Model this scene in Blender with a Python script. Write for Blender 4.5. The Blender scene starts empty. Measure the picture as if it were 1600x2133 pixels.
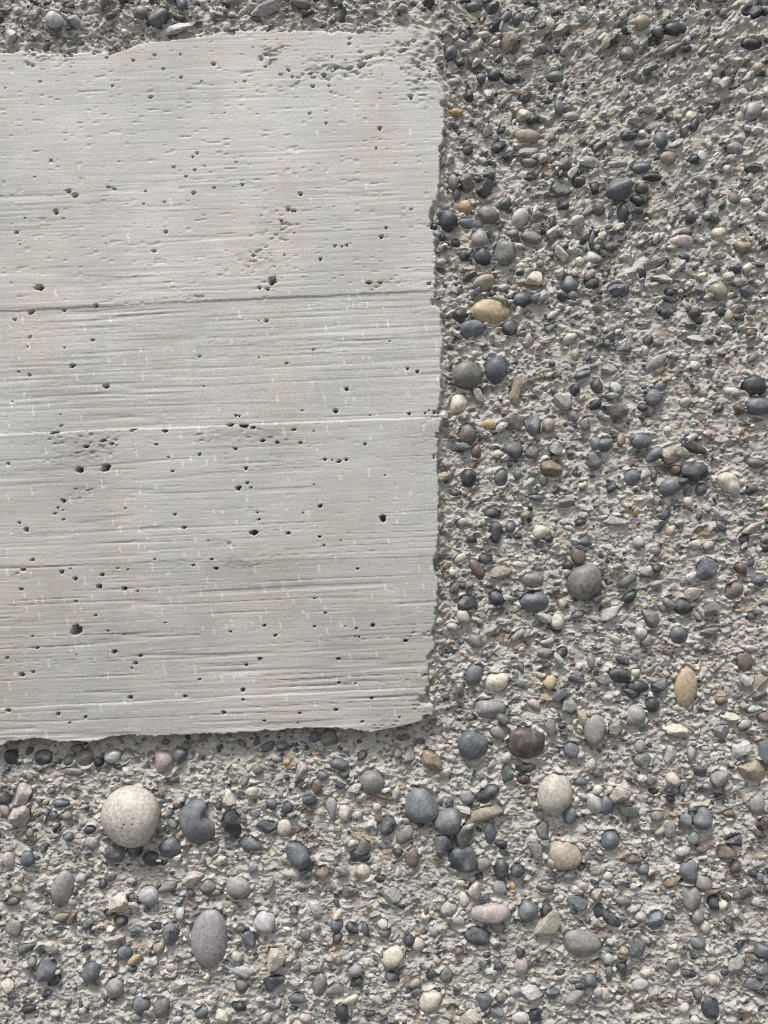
import bpy, math, random
import numpy as np
from mathutils import Vector

# ------------------------------------------------------------------ camera, light, exposure
S = bpy.context.scene
PX = 1.0 / 3000.0            # metres of wall per photograph pixel
CX, CY, Z0 = 800.0, 1066.5, 1.40
DIST = 0.56                  # camera to wall face

cam_d = bpy.data.cameras.new("camera")
cam = bpy.data.objects.new("camera", cam_d)
S.collection.objects.link(cam)
cam.location = (0, -DIST, Z0)
cam.rotation_euler = (math.radians(90), 0, 0)
cam_d.sensor_fit = 'VERTICAL'
cam_d.sensor_height = 24.0
cam_d.lens = 24.0 * DIST / (2133 * PX)
cam_d.clip_start = 0.01
cam_d.clip_end = 500
S.camera = cam

SUN_DIR = Vector((-0.20, -0.41, 1.0)).normalized()
world = bpy.data.worlds.new("World")
S.world = world
world.use_nodes = True
wn = world.node_tree
bg = wn.nodes["Background"]
sky = wn.nodes.new("ShaderNodeTexSky")
sky.sky_type = 'NISHITA'
sky.sun_disc = False
sky.sun_elevation = math.asin(SUN_DIR.z)
sky.sun_rotation = math.atan2(SUN_DIR.x, SUN_DIR.y) % (2 * math.pi)
sky.dust_density = 4.0
hs = wn.nodes.new("ShaderNodeHueSaturation")
hs.inputs["Saturation"].default_value = 0.28
wn.links.new(sky.outputs[0], hs.inputs["Color"])
wn.links.new(hs.outputs[0], bg.inputs["Color"])
bg.inputs["Strength"].default_value = 0.05

sun_d = bpy.data.lights.new("sun", 'SUN')
sun_d.energy = 1.5
sun_d.angle = math.radians(11)
sun_d.color = (1.0, 0.965, 0.92)
sun = bpy.data.objects.new("sun", sun_d)
S.collection.objects.link(sun)
sun.rotation_euler = SUN_DIR.to_track_quat('Z', 'Y').to_euler()
sun.location = (-1, -2, 4)

vs = S.view_settings
vs.view_transform = 'Standard'
vs.look = 'None'
vs.gamma = 1.0
vs.use_curve_mapping = False
vs.exposure = 1.25
S.render.engine = 'CYCLES'
S.cycles.filter_width = 1.1
S.cycles.use_denoising = False

RNG = np.random.default_rng(11)
random.seed(5)

# ------------------------------------------------------------------ helpers
def link(o, parent=None, kind=None, label=None):
    S.collection.objects.link(o)
    if parent is not None:
        o.parent = parent
    if kind: o["kind"] = kind
    if label: o["label"] = label
    return o

def mesh_np(name, co, faces, smooth=True, col=None):
    """co (n,3); faces (m,k) all of one size; col (n,3)"""
    me = bpy.data.meshes.new(name)
    n, (m, k) = len(co), faces.shape
    me.vertices.add(n)
    me.vertices.foreach_set("co", np.ascontiguousarray(co, np.float32).ravel())
    me.loops.add(m * k)
    me.loops.foreach_set("vertex_index", np.ascontiguousarray(faces, np.int32).ravel())
    me.polygons.add(m)
    me.polygons.foreach_set("loop_start", np.arange(0, m * k, k, dtype=np.int32))
    me.polygons.foreach_set("loop_total", np.full(m, k, np.int32))
    me.polygons.foreach_set("use_smooth", np.full(m, smooth, bool))
    me.update(calc_edges=True)
    if col is not None:
        a = me.color_attributes.new("tint", 'FLOAT_COLOR', 'POINT')
        c4 = np.ones((n, 4), np.float32)
        c4[:, :3] = np.clip(col, 0.01, 0.9)
        a.data.foreach_set("color", c4.ravel())
    return me

TAB = RNG.random((512, 512)).astype(np.float32)
TAB2 = RNG.random((512, 512)).astype(np.float32)
TAB3 = RNG.random((512, 512)).astype(np.float32)
TAB4 = RNG.random((512, 512)).astype(np.float32)

def vnoise(x, y, seed=0):
    """value noise in -1..1"""
    x = x + seed * 37.17; y = y + seed * 91.73
    ix = np.floor(x).astype(np.int32); iy = np.floor(y).astype(np.int32)
    fx = (x - ix).astype(np.float32); fy = (y - iy).astype(np.float32)
    fx = fx * fx * fx * (fx * (fx * 6 - 15) + 10); fy = fy * fy * fy * (fy * (fy * 6 - 15) + 10)
    x0, x1, y0, y1 = ix & 511, (ix + 1) & 511, iy & 511, (iy + 1) & 511
    a = TAB[y0, x0]; b = TAB[y0, x1]; c = TAB[y1, x0]; d = TAB[y1, x1]
    t = a + (b - a) * fx
    u = c + (d - c) * fx
    return (t + (u - t) * fy) * 2 - 1

def fbm(x, y, octv=3, seed=0):
    s = 0; a = 1.0; n = 0
    for i in range(octv):
        s = s + a * vnoise(x * 2 ** i, y * 2 ** i, seed + i * 3)
        n += a; a *= 0.5
    return s / n

def cells(x, y, seed=0):
    """Worley cells: nearest distance, cell randoms, offset from the cell's seed point"""
    x = x + seed * 53.3; y = y + seed * 17.9
    ix = np.floor(x).astype(np.int32); iy = np.floor(y).astype(np.int32)
    best = np.full(x.shape, 9.0, np.float32)
    bx = np.zeros_like(ix); by = np.zeros_like(iy)
    ox = np.zeros(x.shape, np.float32); oy = np.zeros(x.shape, np.float32)
    for dy in (-1, 0, 1):
        for dx in (-1, 0, 1):
            cx, cy = (ix + dx) & 511, (iy + dy) & 511
            px = (ix + dx + TAB[cy, cx] - x).astype(np.float32)
            py = (iy + dy + TAB2[cy, cx] - y).astype(np.float32)
            d = px * px + py * py
            m = d < best
            best[m] = d[m]; bx[m] = cx[m]; by[m] = cy[m]; ox[m] = -px[m]; oy[m] = -py[m]
    return np.sqrt(best), TAB3[by, bx], TAB4[by, bx], TAB[bx, by], ox, oy

def sstep(a, b, x):
    t = np.clip((x - a) / (b - a), 0, 1)
    return t * t * (3 - 2 * t)

def nodes(mat):
    mat.use_nodes = True
    nt = mat.node_tree
    return nt, nt.nodes, nt.links, nt.nodes["Principled BSDF"]

def concrete_material(name, grain, rough, fine):
    m = bpy.data.materials.new(name)
    nt, N, L, P = nodes(m)
    att = N.new("ShaderNodeAttribute"); att.attribute_name = "tint"
    tc = N.new("ShaderNodeTexCoord")
    n1 = N.new("ShaderNodeTexNoise"); n1.inputs["Scale"].default_value = fine; n1.inputs["Detail"].default_value = 4
    L.new(tc.outputs["Object"], n1.inputs["Vector"])
    mr = N.new("ShaderNodeMapRange")
    mr.inputs["From Min"].default_value = 0.3; mr.inputs["From Max"].default_value = 0.7
    mr.inputs["To Min"].default_value = 0.86; mr.inputs["To Max"].default_value = 1.12
    L.new(n1.outputs["Fac"], mr.inputs["Value"])
    mx = N.new("ShaderNodeMix"); mx.data_type = 'RGBA'; mx.blend_type = 'MULTIPLY'
    mx.inputs["Factor"].default_value = 1.0
    L.new(att.outputs["Color"], mx.inputs["A"]); L.new(mr.outputs[0], mx.inputs["B"])
    L.new(mx.outputs["Result"], P.inputs["Base Color"])
    P.inputs["Roughness"].default_value = rough
    P.inputs["Specular IOR Level"].default_value = 0.25
    bp = N.new("ShaderNodeBump"); bp.inputs["Distance"].default_value = 0.0006
    bp.inputs["Strength"].default_value = 0.4
    if grain:
        mp = N.new("ShaderNodeMapping"); mp.inputs["Scale"].default_value = (28, 400, 700)
        mp.inputs["Rotation"].default_value = (0, math.radians(2.2), 0)
        L.new(tc.outputs["Object"], mp.inputs["Vector"])
        n2 = N.new("ShaderNodeTexNoise"); n2.inputs["Scale"].default_value = 1.0; n2.inputs["Detail"].default_value = 3
        L.new(mp.outputs[0], n2.inputs["Vector"])
        ad = N.new("ShaderNodeMath"); ad.operation = 'ADD'
        ad.operation = 'MULTIPLY_ADD'; ad.inputs[1].default_value = 0.35
        L.new(n1.outputs["Fac"], ad.inputs[0]); L.new(n2.outputs["Fac"], ad.inputs[2])
        L.new(ad.outputs[0], bp.inputs["Height"])
        bp.inputs["Distance"].default_value = 0.00045
    else:
        L.new(n1.outputs["Fac"], bp.inputs["Height"])
    L.new(bp.outputs[0], P.inputs["Normal"])
    return m

def stone_material(name, from_object):
    m = bpy.data.materials.new(name)
    nt, N, L, P = nodes(m)
    if from_object:
        src = N.new("ShaderNodeObjectInfo").outputs["Color"]
    else:
        a = N.new("ShaderNodeAttribute"); a.attribute_name = "tint"; src = a.outputs["Color"]
    geo = N.new("ShaderNodeNewGeometry")
    n1 = N.new("ShaderNodeTexNoise"); n1.inputs["Scale"].default_value = 420; n1.inputs["Detail"].default_value = 5
    n1.inputs["Roughness"].default_value = 0.65
    n2 = N.new("ShaderNodeTexNoise"); n2.inputs["Scale"].default_value = 1500; n2.inputs["Detail"].default_value = 2
    for n in (n1, n2): L.new(geo.outputs["Position"], n.inputs["Vector"])
    mr = N.new("ShaderNodeMapRange")
    mr.inputs["From Min"].default_value = 0.3; mr.inputs["From Max"].default_value = 0.7
    mr.inputs["To Min"].default_value = 0.62; mr.inputs["To Max"].default_value = 1.38
    L.new(n1.outputs["Fac"], mr.inputs["Value"])
    mx = N.new("ShaderNodeMix"); mx.data_type = 'RGBA'; mx.blend_type = 'MULTIPLY'; mx.inputs["Factor"].default_value = 1
    L.new(src, mx.inputs["A"]); L.new(mr.outputs[0], mx.inputs["B"])
    # mineral specks and a thin film of cement dust left on the stone
    gt = N.new("ShaderNodeMapRange"); gt.inputs["From Min"].default_value = 0.60; gt.inputs["From Max"].default_value = 0.72
    gt.inputs["To Max"].default_value = 0.30
    L.new(n2.outputs["Fac"], gt.inputs["Value"])
    dk = N.new("ShaderNodeMapRange"); dk.inputs["From Min"].default_value = 0.30; dk.inputs["From Max"].default_value = 0.42
    dk.inputs["To Min"].default_value = 0.55; dk.inputs["To Max"].default_value = 1.0
    L.new(n2.outputs["Fac"], dk.inputs["Value"])
    m1 = N.new("ShaderNodeMix"); m1.data_type = 'RGBA'; m1.blend_type = 'MULTIPLY'; m1.inputs["Factor"].default_value = 1
    L.new(mx.outputs["Result"], m1.inputs["A"]); L.new(dk.outputs[0], m1.inputs["B"])
    m2 = N.new("ShaderNodeMix"); m2.data_type = 'RGBA'
    L.new(gt.outputs[0], m2.inputs["Factor"]); L.new(m1.outputs["Result"], m2.inputs["A"])
    m2.inputs["B"].default_value = (0.40, 0.39, 0.37, 1)
    n3 = N.new("ShaderNodeTexNoise"); n3.inputs["Scale"].default_value = 150; n3.inputs["Detail"].default_value = 4
    L.new(geo.outputs["Position"], n3.inputs["Vector"])
    g3 = N.new("ShaderNodeMapRange"); g3.inputs["From Min"].default_value = 0.48; g3.inputs["From Max"].default_value = 0.75
    g3.inputs["To Max"].default_value = 0.38
    L.new(n3.outputs["Fac"], g3.inputs["Value"])
    m3 = N.new("ShaderNodeMix"); m3.data_type = 'RGBA'
    L.new(g3.outputs[0], m3.inputs["Factor"]); L.new(m2.outputs["Result"], m3.inputs["A"])
    m3.inputs["B"].default_value = (0.42, 0.41, 0.385, 1)
    L.new(m3.outputs["Result"], P.inputs["Base Color"])
    P.inputs["Roughness"].default_value = 0.5
    P.inputs["Specular IOR Level"].default_value = 0.5
    bp = N.new("ShaderNodeBump"); bp.inputs["Distance"].default_value = 0.0004; bp.inputs["Strength"].default_value = 0.5
    L.new(n1.outputs["Fac"], bp.inputs["Height"]); L.new(bp.outputs[0], P.inputs["Normal"])
    return m

M_PANEL = concrete_material("board_marked_concrete", True, 0.85, 900)
M_MATRIX = concrete_material("washed_cement_matrix", False, 0.9, 1100)
M_STONE = stone_material("pebble_stone", True)
M_CHIP = stone_material("chip_stone", False)
M_SPECK = bpy.data.materials.new("dark_mineral")
nt, N, L, P = nodes(M_SPECK)
sn_ = N.new("ShaderNodeTexNoise"); sn_.inputs["Scale"].default_value = 900
sr_ = N.new("ShaderNodeValToRGB")
sr_.color_ramp.elements[0].color = (.02, .018, .018, 1); sr_.color_ramp.elements[1].color = (.06, .055, .05, 1)
L.new(sn_.outputs["Fac"], sr_.inputs["Fac"]); L.new(sr_.outputs[0], P.inputs["Base Color"])
P.inputs["Roughness"].default_value = .7

# ------------------------------------------------------------------ the ground in front of the wall
gm = bpy.data.materials.new("paving")
nt, N, L, P = nodes(gm)
gn = N.new("ShaderNodeTexNoise"); gn.inputs["Scale"].default_value = 6; gn.inputs["Detail"].default_value = 8
gr = N.new("ShaderNodeValToRGB")
gr.color_ramp.elements[0].color = (0.10, 0.098, 0.095, 1); gr.color_ramp.elements[1].color = (0.17, 0.165, 0.16, 1)
L.new(gn.outputs["Fac"], gr.inputs["Fac"]); L.new(gr.outputs[0], P.inputs["Base Color"])
P.inputs["Roughness"].default_value = 0.9
gv = np.array([(-150, -150, 0), (150, -150, 0), (150, 150, 0), (-150, 150, 0)], float)
g = bpy.data.objects.new("ground", mesh_np("ground", gv, np.array([[0, 1, 2, 3]]), False))
g.data.materials.append(gm)
link(g, kind="structure")

# ------------------------------------------------------------------ the wall
wall = bpy.data.objects.new("concrete_wall", None)
link(wall)
wall["label"] = "grey concrete wall with a smooth board-marked panel set in exposed pebble aggregate"
wall["category"] = "wall"
wall["kind"] = "thing"
W_HALF, W_TOP = 0.95, 2.7

# pebbles seen in the photograph: tiles of it (corner, scale), then
# x y width height turn colour r(ound)/a(ngular) in tile pixels
PAL = {'S': (.44, .425, .40), 'D': (.048, .054, .063), 'B': (.130, .144, .163), 'G': (.20, .195, .185), 'L': (.40, .40, .40),
       'T': (.33, .29, .23), 'C': (.60, .56, .48), 'O': (.47, .32, .17), 'R': (.15, .115, .10),
       'P': (.40, .355, .335), 'E': (.13, .145, .13), 'M': (.085, .065, .07), 'W': (.50, .465, .41),
       'Y': (.50, .40, .265), 'N': (.23, .18, .13), 'K': (.29, .28, .285)}
TILES = [
((900, 0, 4.571), """560 95 140 140 0 B a;700 180 150 75 45 B r;815 200 120 100 30 B r;385 90 130 90 30 E a;310 35 120 60 20 D r
170 515 125 150 -10 B r;290 360 80 100 10 D r;485 345 110 70 10 C a;720 400 210 130 30 T a;1120 250 95 120 0 C a;1235 300 180 100 30 T a
1040 480 110 110 0 B r;1200 490 80 70 0 D r;1170 730 165 110 10 E r;1205 1030 80 140 0 B r;230 1075 130 80 0 O a;350 920 100 100 0 D a
590 715 130 110 20 D a;720 755 130 75 -35 D a;475 735 100 120 0 B a;870 1095 140 120 20 W a;960 1140 110 110 0 D a;690 960 210 70 50 G a
910 1295 235 140 -5 T r;640 1405 155 130 10 D a;910 1430 260 130 5 K a;660 1240 110 60 30 D a;1320 1120 150 90 -10 L a;340 1430 95 90 0 D r
200 780 120 80 0 L a;1270 1550 160 140 30 G a;1500 1560 200 110 -20 L a;960 55 90 70 0 D a;930 1545 180 90 0 G a"""),
((1250, 0, 4.571), """380 240 160 130 60 T r;700 300 225 120 0 D r;1430 150 220 120 0 D a;1440 430 215 120 0 D r;260 530 160 160 0 G r
680 480 200 80 35 G a;540 330 110 110 40 B a;380 490 70 80 0 D r;370 930 120 90 25 L a;1100 790 110 90 0 L a;1090 990 100 70 0 D r
1440 1070 190 150 60 K r;1560 1090 110 100 0 L a;900 1190 80 130 -15 D a;860 1090 80 120 -20 C a;575 1340 140 170 10 B r;400 1270 80 80 0 C a
410 1370 140 100 0 G a;1280 1410 170 120 0 K r;640 1510 150 120 -15 T r;1210 1610 90 80 20 C r;380 1600 170 110 0 B r;140 1570 230 70 0 L a
1450 1610 180 100 0 E a;890 1520 90 90 0 D a;740 1350 90 60 0 D a;1480 670 110 110 0 T a;1510 1220 80 70 0 L a;1040 1390 70 80 0 C a"""),
((900, 360, 4.571), """200 90 110 160 -10 G r;330 100 150 170 0 G a;495 140 150 190 -15 D a;430 50 80 70 0 D r;315 320 115 120 0 O r
150 465 180 200 0 D r;365 480 250 105 -5 B r;530 395 190 150 -30 G r;700 300 140 100 35 E a;840 430 160 190 -15 L r;455 620 160 170 0 K r
480 790 155 150 0 D r;690 765 210 230 10 G r;310 780 100 110 0 D r;225 670 85 80 0 D a;95 630 65 65 0 D r;955 610 200 110 -10 G r
1225 150 200 140 15 E a;1400 90 130 100 15 D a;1580 340 120 140 0 E r;1250 310 110 90 0 D a;1225 770 150 120 -30 W a;1520 810 170 120 -20 L r
1405 845 90 85 0 C r;855 880 70 70 0 C r;980 1000 155 160 -20 C a;500 1045 230 150 35 T r;1300 1040 210 160 -15 B r;1520 1050 140 110 0 D r
860 1200 220 150 20 D r;565 1320 395 240 -8 Y o;270 1360 150 140 0 D r;380 1490 250 190 10 B r;740 1475 160 150 15 D r;930 1590 90 140 0 P a
1300 1580 170 100 30 W r;1350 1165 130 110 0 G a;840 960 90 45 10 D r;1150 470 70 120 0 D a;1520 640 70 170 0 B a;760 570 130 90 0 G a
330 985 85 90 0 R a;1550 150 90 110 0 D a"""),
((1250, 360, 4.571), """175 165 250 230 25 B r;395 155 130 100 25 R a;350 270 150 110 -15 D a;210 380 110 190 0 D r;490 45 180 75 0 D r
980 205 95 120 -10 B r;1270 250 110 120 0 R a;860 430 110 110 30 D a;770 650 250 120 -3 P r;820 570 140 60 8 M a;1130 595 150 140 0 W r
1335 710 130 110 0 T a;1130 795 140 80 -5 P r;100 715 170 100 -10 D a;800 810 110 70 -15 D r;520 870 230 90 25 G a;575 1010 180 120 25 L a
660 1140 100 80 0 D a;970 975 90 60 20 C r;1395 915 110 90 0 C a;1320 1020 190 110 20 L a;1125 1130 185 175 0 T r;1400 1130 150 120 0 B a
170 1120 200 150 -10 B a;620 1350 110 100 0 D a;1145 1320 90 100 0 D r;1220 1360 90 130 0 T a;1315 1380 110 70 -10 D r;930 1390 130 110 -25 D a
1440 1320 90 90 20 B r;80 1560 130 130 30 B a;450 1600 100 100 0 D a;550 1620 110 90 -25 G r;1435 1530 110 90 20 R a;1540 650 80 80 0 R a"""),
((900, 720, 4.571), """335 280 275 260 -20 G o;610 230 220 265 0 B r;790 420 110 290 -10 T a;440 470 110 170 0 P a;250 560 170 210 -25 C r
340 840 165 210 0 R r;540 750 130 90 5 O r;770 740 230 150 5 G a;960 760 140 190 0 B a;1100 760 110 150 0 P a;1240 540 180 140 -10 P a
1360 90 80 130 0 T a;775 990 180 150 -5 B r;620 1020 130 110 0 W a;420 1010 110 130 20 R a;960 1000 130 150 -30 G a;1180 980 130 130 0 L a
1150 1170 240 180 -15 N a;350 1265 150 160 30 D r;660 1260 130 160 -5 B r;160 1240 70 130 0 G r;980 1170 70 50 0 C r;1060 1285 90 110 0 E r
815 1230 80 90 0 B r;1430 1330 110 80 40 C a;570 1590 170 90 -10 D a;215 1400 120 70 0 D a;1540 1090 140 160 10 B r;1560 390 120 140 0 D r
1550 570 130 90 20 D a;1360 430 110 110 30 D a;1350 670 160 110 0 G a;1450 750 100 120 0 G a;590 820 60 60 0 D a;1440 270 160 80 20 B a
1270 1490 180 100 0 G a;1560 930 110 140 0 B r"""),
((1250, 720, 4.571), """530 160 260 110 40 K r;430 60 70 100 0 L a;75 230 160 120 0 L a;140 390 110 140 0 L a;500 490 170 150 15 B r
570 390 130 110 0 G a;150 630 240 140 -10 G a;1460 380 230 170 -10 D r;1510 580 260 170 -5 B r;990 565 170 80 0 W r;1250 440 150 90 0 W a
810 540 120 90 30 W a;1130 600 110 60 40 D a;1320 610 110 100 0 R a;400 590 100 70 0 D a;390 910 190 140 10 B r;500 1040 230 120 20 B r
660 1040 200 180 -20 T a;850 890 170 90 15 L a;900 960 230 130 -10 M a;30 940 140 150 -20 B r;880 1200 250 170 -5 D r;670 1340 240 150 25 B r
1220 1310 260 180 -35 C r;300 1260 170 150 35 B r;960 1370 120 120 0 B r;840 1490 110 110 0 W a;1480 1120 170 90 0 G r;1440 1370 130 90 10 D r
200 890 90 130 0 T a;700 1180 110 90 0 R a;110 1360 110 70 30 D a;330 1580 60 80 0 O a;640 800 70 70 0 C r;510 1230 60 120 0 R a
1440 120 140 70 45 G a;1070 240 80 70 0 L a"""),
((900, 1080, 4.571), """605 130 130 200 5 D r;750 80 100 110 0 B r;1040 130 190 140 -8 W r;1460 210 150 110 -20 B a;1390 360 130 160 0 R r
1450 600 350 310 55 G o;430 480 220 110 -55 R r;280 370 140 80 20 W a;510 385 130 100 10 D a;660 510 220 120 15 T a;950 590 210 140 -5 G r
970 790 260 200 -5 B r;620 755 155 145 0 D r;340 800 190 150 0 D a;300 920 130 130 0 C r;390 920 60 40 0 O a;1240 820 90 110 0 T a
1190 980 130 150 30 W r;190 1030 110 90 0 W a;410 1170 130 130 0 G r;820 1110 180 90 30 P a;400 1480 230 160 50 B r;615 1560 240 170 10 C r
1120 1550 130 140 -20 Y r;1100 1170 150 80 0 L a;1080 1280 160 110 0 G a;300 30 110 70 0 L r;1300 85 110 70 0 L a;1410 40 110 80 0 M a
290 640 90 70 0 D r;1290 450 100 90 0 D r;1240 1270 110 100 0 M a;850 1420 60 110 0 B a;135 455 90 80 0 R a;210 660 100 110 0 R a
1510 1370 80 140 10 G a;1390 910 140 80 20 B a"""),
((1250, 1080, 4.571), """1000 480 190 200 0 B a;140 20 250 90 3 L a;670 110 130 80 50 Y a;360 220 120 110 0 L a;520 310 110 90 0 B r
900 240 140 100 0 W a;1030 255 110 80 15 L a;1360 195 100 90 0 D a;1430 100 220 100 20 P a;1330 470 120 110 0 R a;530 475 130 80 10 D a
580 530 50 60 0 Y a;250 590 200 80 35 E a;285 740 160 90 40 D a;95 890 200 110 20 L a;1270 690 200 150 25 R r;1510 580 140 110 10 B r
880 710 170 110 -5 P a;770 840 160 160 30 D r;650 800 110 130 20 G a;1050 860 150 120 20 G a;480 940 140 200 10 G a;380 1085 110 110 0 L r
440 1160 120 100 40 K r;750 1110 180 170 -10 B r;145 1155 100 80 0 W a;1370 1360 155 200 0 R r;210 1350 140 70 -20 D r;185 1490 210 140 -10 D r
335 1470 110 90 -20 W a;465 1450 120 80 25 T a;350 1600 220 120 -10 D r;560 1590 170 100 30 D a;815 1605 390 225 86 Y o;1400 1530 160 120 10 L a
1540 1560 150 190 0 T a;1440 1240 160 70 0 L a;1570 280 90 90 0 D a;1440 930 100 70 0 D a;1040 1080 190 100 25 G a"""),
((900, 1440, 4.571), """550 170 300 190 -10 K r;390 510 280 270 10 B r;640 385 170 140 0 K r;890 490 345 285 -8 M o;975 120 150 90 -40 P a
1120 330 120 150 -20 G a;1325 555 155 155 0 B r;1540 360 200 280 -10 K r;1420 250 120 160 0 T a;1410 370 70 60 0 C r;720 780 120 170 0 E a
890 735 190 90 -5 D a;530 980 250 130 30 D r;335 1010 150 130 0 K r;1165 980 320 385 -5 W o;1310 1180 130 160 -15 B r;140 1240 265 260 0 B r
490 1180 390 150 20 T b;555 1340 110 220 5 B r;295 1385 200 230 0 E a;290 1582 275 242 5 D r;100 1450 160 190 -30 B a;1265 1559 310 256 0 T o
660 1470 120 90 0 D a;1515 690 75 120 -5 C r;1410 860 120 90 20 B a;1575 930 90 90 0 C r;1060 1320 140 160 0 G a;1545 1070 150 210 10 L r
980 1490 130 140 0 G a;570 690 100 110 0 P a;370 245 100 80 0 R a;1300 120 150 150 0 G a;1240 330 90 60 0 D a;870 840 130 100 0 M a
1380 1030 60 60 0 C r;40 700 130 200 30 N a"""),
((1250, 1440, 4.571), """330 220 190 190 10 K r;490 130 135 140 0 D r;320 20 120 100 0 D a;720 370 220 170 20 W a;1230 240 190 110 0 W a
1150 90 120 90 0 R a;1150 380 160 130 0 K a;1370 310 140 90 0 L a;1550 240 130 110 0 R a;1330 560 200 150 20 L a;1560 580 120 240 20 B a
1430 750 290 220 0 T a;400 650 160 140 0 E a;370 510 100 130 -10 L a;660 600 130 190 -20 L a;870 580 90 160 0 L a;685 830 120 130 0 W r
940 760 170 100 -20 B a;1120 830 160 180 0 G a;180 990 190 170 -20 W a;40 1080 150 190 0 B r;265 1150 180 130 0 E a;1215 905 100 80 0 L a
1490 1080 150 180 15 K r;810 1230 120 150 0 B a;970 1210 180 220 0 B r;95 1410 170 190 0 B r;890 1400 110 130 -20 E r;570 1330 110 80 30 T r
540 1180 130 100 0 G a;1220 1160 110 80 0 R a;1200 1530 200 170 -10 R a;1540 1250 140 130 0 M a;1260 1400 190 130 0 D a;510 950 110 60 -10 D r
150 340 150 150 0 G a;670 1020 80 60 0 D a;1000 540 90 60 -25 C r;320 1590 130 90 0 R a;640 1410 100 80 35 P a;780 920 70 110 0 B a"""),
((900, 1773, 4.571), """480 130 170 140 15 G r;660 180 140 200 0 D r;815 185 130 120 20 D r;1130 110 110 120 40 L a;1310 225 150 90 5 K a
1415 140 70 90 0 D r;415 370 150 190 0 C a;305 460 110 150 0 W a;275 305 80 70 20 C a;650 350 120 170 -20 L a;770 345 60 70 0 O r
165 550 170 140 15 L r;555 580 370 180 -3 P r;250 655 140 90 -25 L r;620 710 150 140 0 G r;60 735 140 120 20 L a;430 820 260 185 -5 D r
915 580 210 200 -60 B r;1090 565 110 110 0 D a;1100 690 290 190 35 W a;1420 880 380 270 -15 G r;850 1090 130 160 0 P r;845 960 90 90 0 M a
140 1190 130 150 0 E r;525 1000 80 60 20 D r;640 1100 110 90 0 D a;260 950 100 90 0 R a;800 1340 125 100 0 L a;950 1340 190 170 -45 L a
660 1400 130 90 0 G a;495 1420 160 140 -40 B r;610 1520 150 140 20 B a;845 1590 170 120 0 L r;980 1560 120 150 -20 D a;360 1590 200 140 35 W a
1365 1380 220 110 30 K r;1510 1230 120 140 10 B r;1580 1340 100 110 0 P r;1150 1340 140 120 0 B a;1100 360 160 80 0 G a;1440 330 120 80 -5 P r
1560 400 140 130 0 P a;1390 480 200 130 0 B a;1350 575 80 65 0 B r;1590 560 100 150 0 D r;1200 465 100 70 0 L a;1370 1240 150 70 0 G a;1220 1160 110 60 10 D a"""),
((1250, 1773, 4.571), """850 190 210 200 20 B r;980 300 170 160 0 G r;860 440 190 240 10 G r;920 620 130 140 40 G r;990 710 110 140 10 C r
1075 480 110 140 20 D r;1160 505 105 100 0 C r;75 240 95 100 -30 C r;410 170 140 90 15 B a;210 465 160 90 0 G r;320 530 140 80 20 L a
90 630 240 110 -40 D r;520 640 160 180 -10 B a;670 620 90 70 -20 D a;360 890 180 200 0 B a;925 870 160 130 -10 B r;1055 1010 120 90 5 C a
1080 1210 120 110 0 C r;1280 1070 150 180 0 K a;1380 400 130 140 -30 E a;1470 480 110 90 0 L a;1285 140 110 130 0 R r;1530 930 160 150 20 B a
1450 1240 180 110 10 B a;1040 1480 170 210 0 D r;920 1350 90 100 0 B r;790 1480 110 100 -20 W r;900 1600 100 90 20 W a;370 1250 170 110 10 L r
200 1110 100 120 0 D a;230 940 100 90 25 T a;75 1010 120 100 0 L a;680 1090 140 150 0 G r;840 1160 160 80 -10 D r;40 1360 110 140 0 P r
85 1140 70 130 0 G a;1440 200 80 60 0 D a;1220 650 90 80 0 D a;680 290 200 110 20 N a;200 1330 100 60 0 D a;690 900 90 60 20 C r"""),
((0, 1480, 5), """110 490 140 150 0 D r;450 490 180 150 5 D r;710 520 150 100 40 E r;880 500 190 170 0 G r;1170 480 180 130 20 L r
1030 540 110 110 0 D a;770 410 170 90 15 N a;755 640 230 90 -8 G r;240 860 190 230 0 W a;30 910 150 120 0 M r;215 1090 210 230 0 P a
640 970 180 90 0 B a;470 960 80 70 0 Y a;255 1330 110 80 -20 Y a;1375 1085 575 590 0 W o;1210 1490 230 200 30 B a;1410 1440 160 160 0 D r
290 1545 140 160 10 B r;90 1550 120 170 0 P r;955 1370 140 120 -20 L r;550 1100 110 90 0 B a;695 1100 120 110 0 G a;715 1320 100 100 0 B r
540 840 90 80 0 G a;40 1030 120 130 0 P a;300 700 110 90 -20 G a;310 1270 100 100 0 G a;940 1240 130 90 30 D a;470 1430 120 70 30 D a;1075 720 90 90 30 G r"""),
((300, 1480, 5), """210 540 240 260 -10 P r;365 470 140 160 -15 B r;430 380 110 90 0 G r;215 340 90 60 0 B a;890 315 140 60 -5 L a
1290 390 170 90 25 E a;555 1170 380 480 0 B k;900 920 130 180 -20 C a;920 1180 190 300 10 D a;1130 840 140 120 0 W a;1330 980 120 120 0 B r
1490 1030 110 160 -15 D r;1290 1210 220 130 0 D a;1470 1220 160 180 0 W r;1110 1390 250 170 -20 B r;270 1430 250 200 25 B r;80 1545 165 160 0 D r
300 1170 110 120 30 E a;780 1570 180 110 10 W a;720 1460 170 90 40 G a;770 1000 70 90 0 D r;1050 750 110 80 40 G a;1180 620 120 110 0 G a
1490 540 80 80 0 O a;1380 500 90 70 0 L r;670 590 130 70 10 G a"""),
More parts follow.
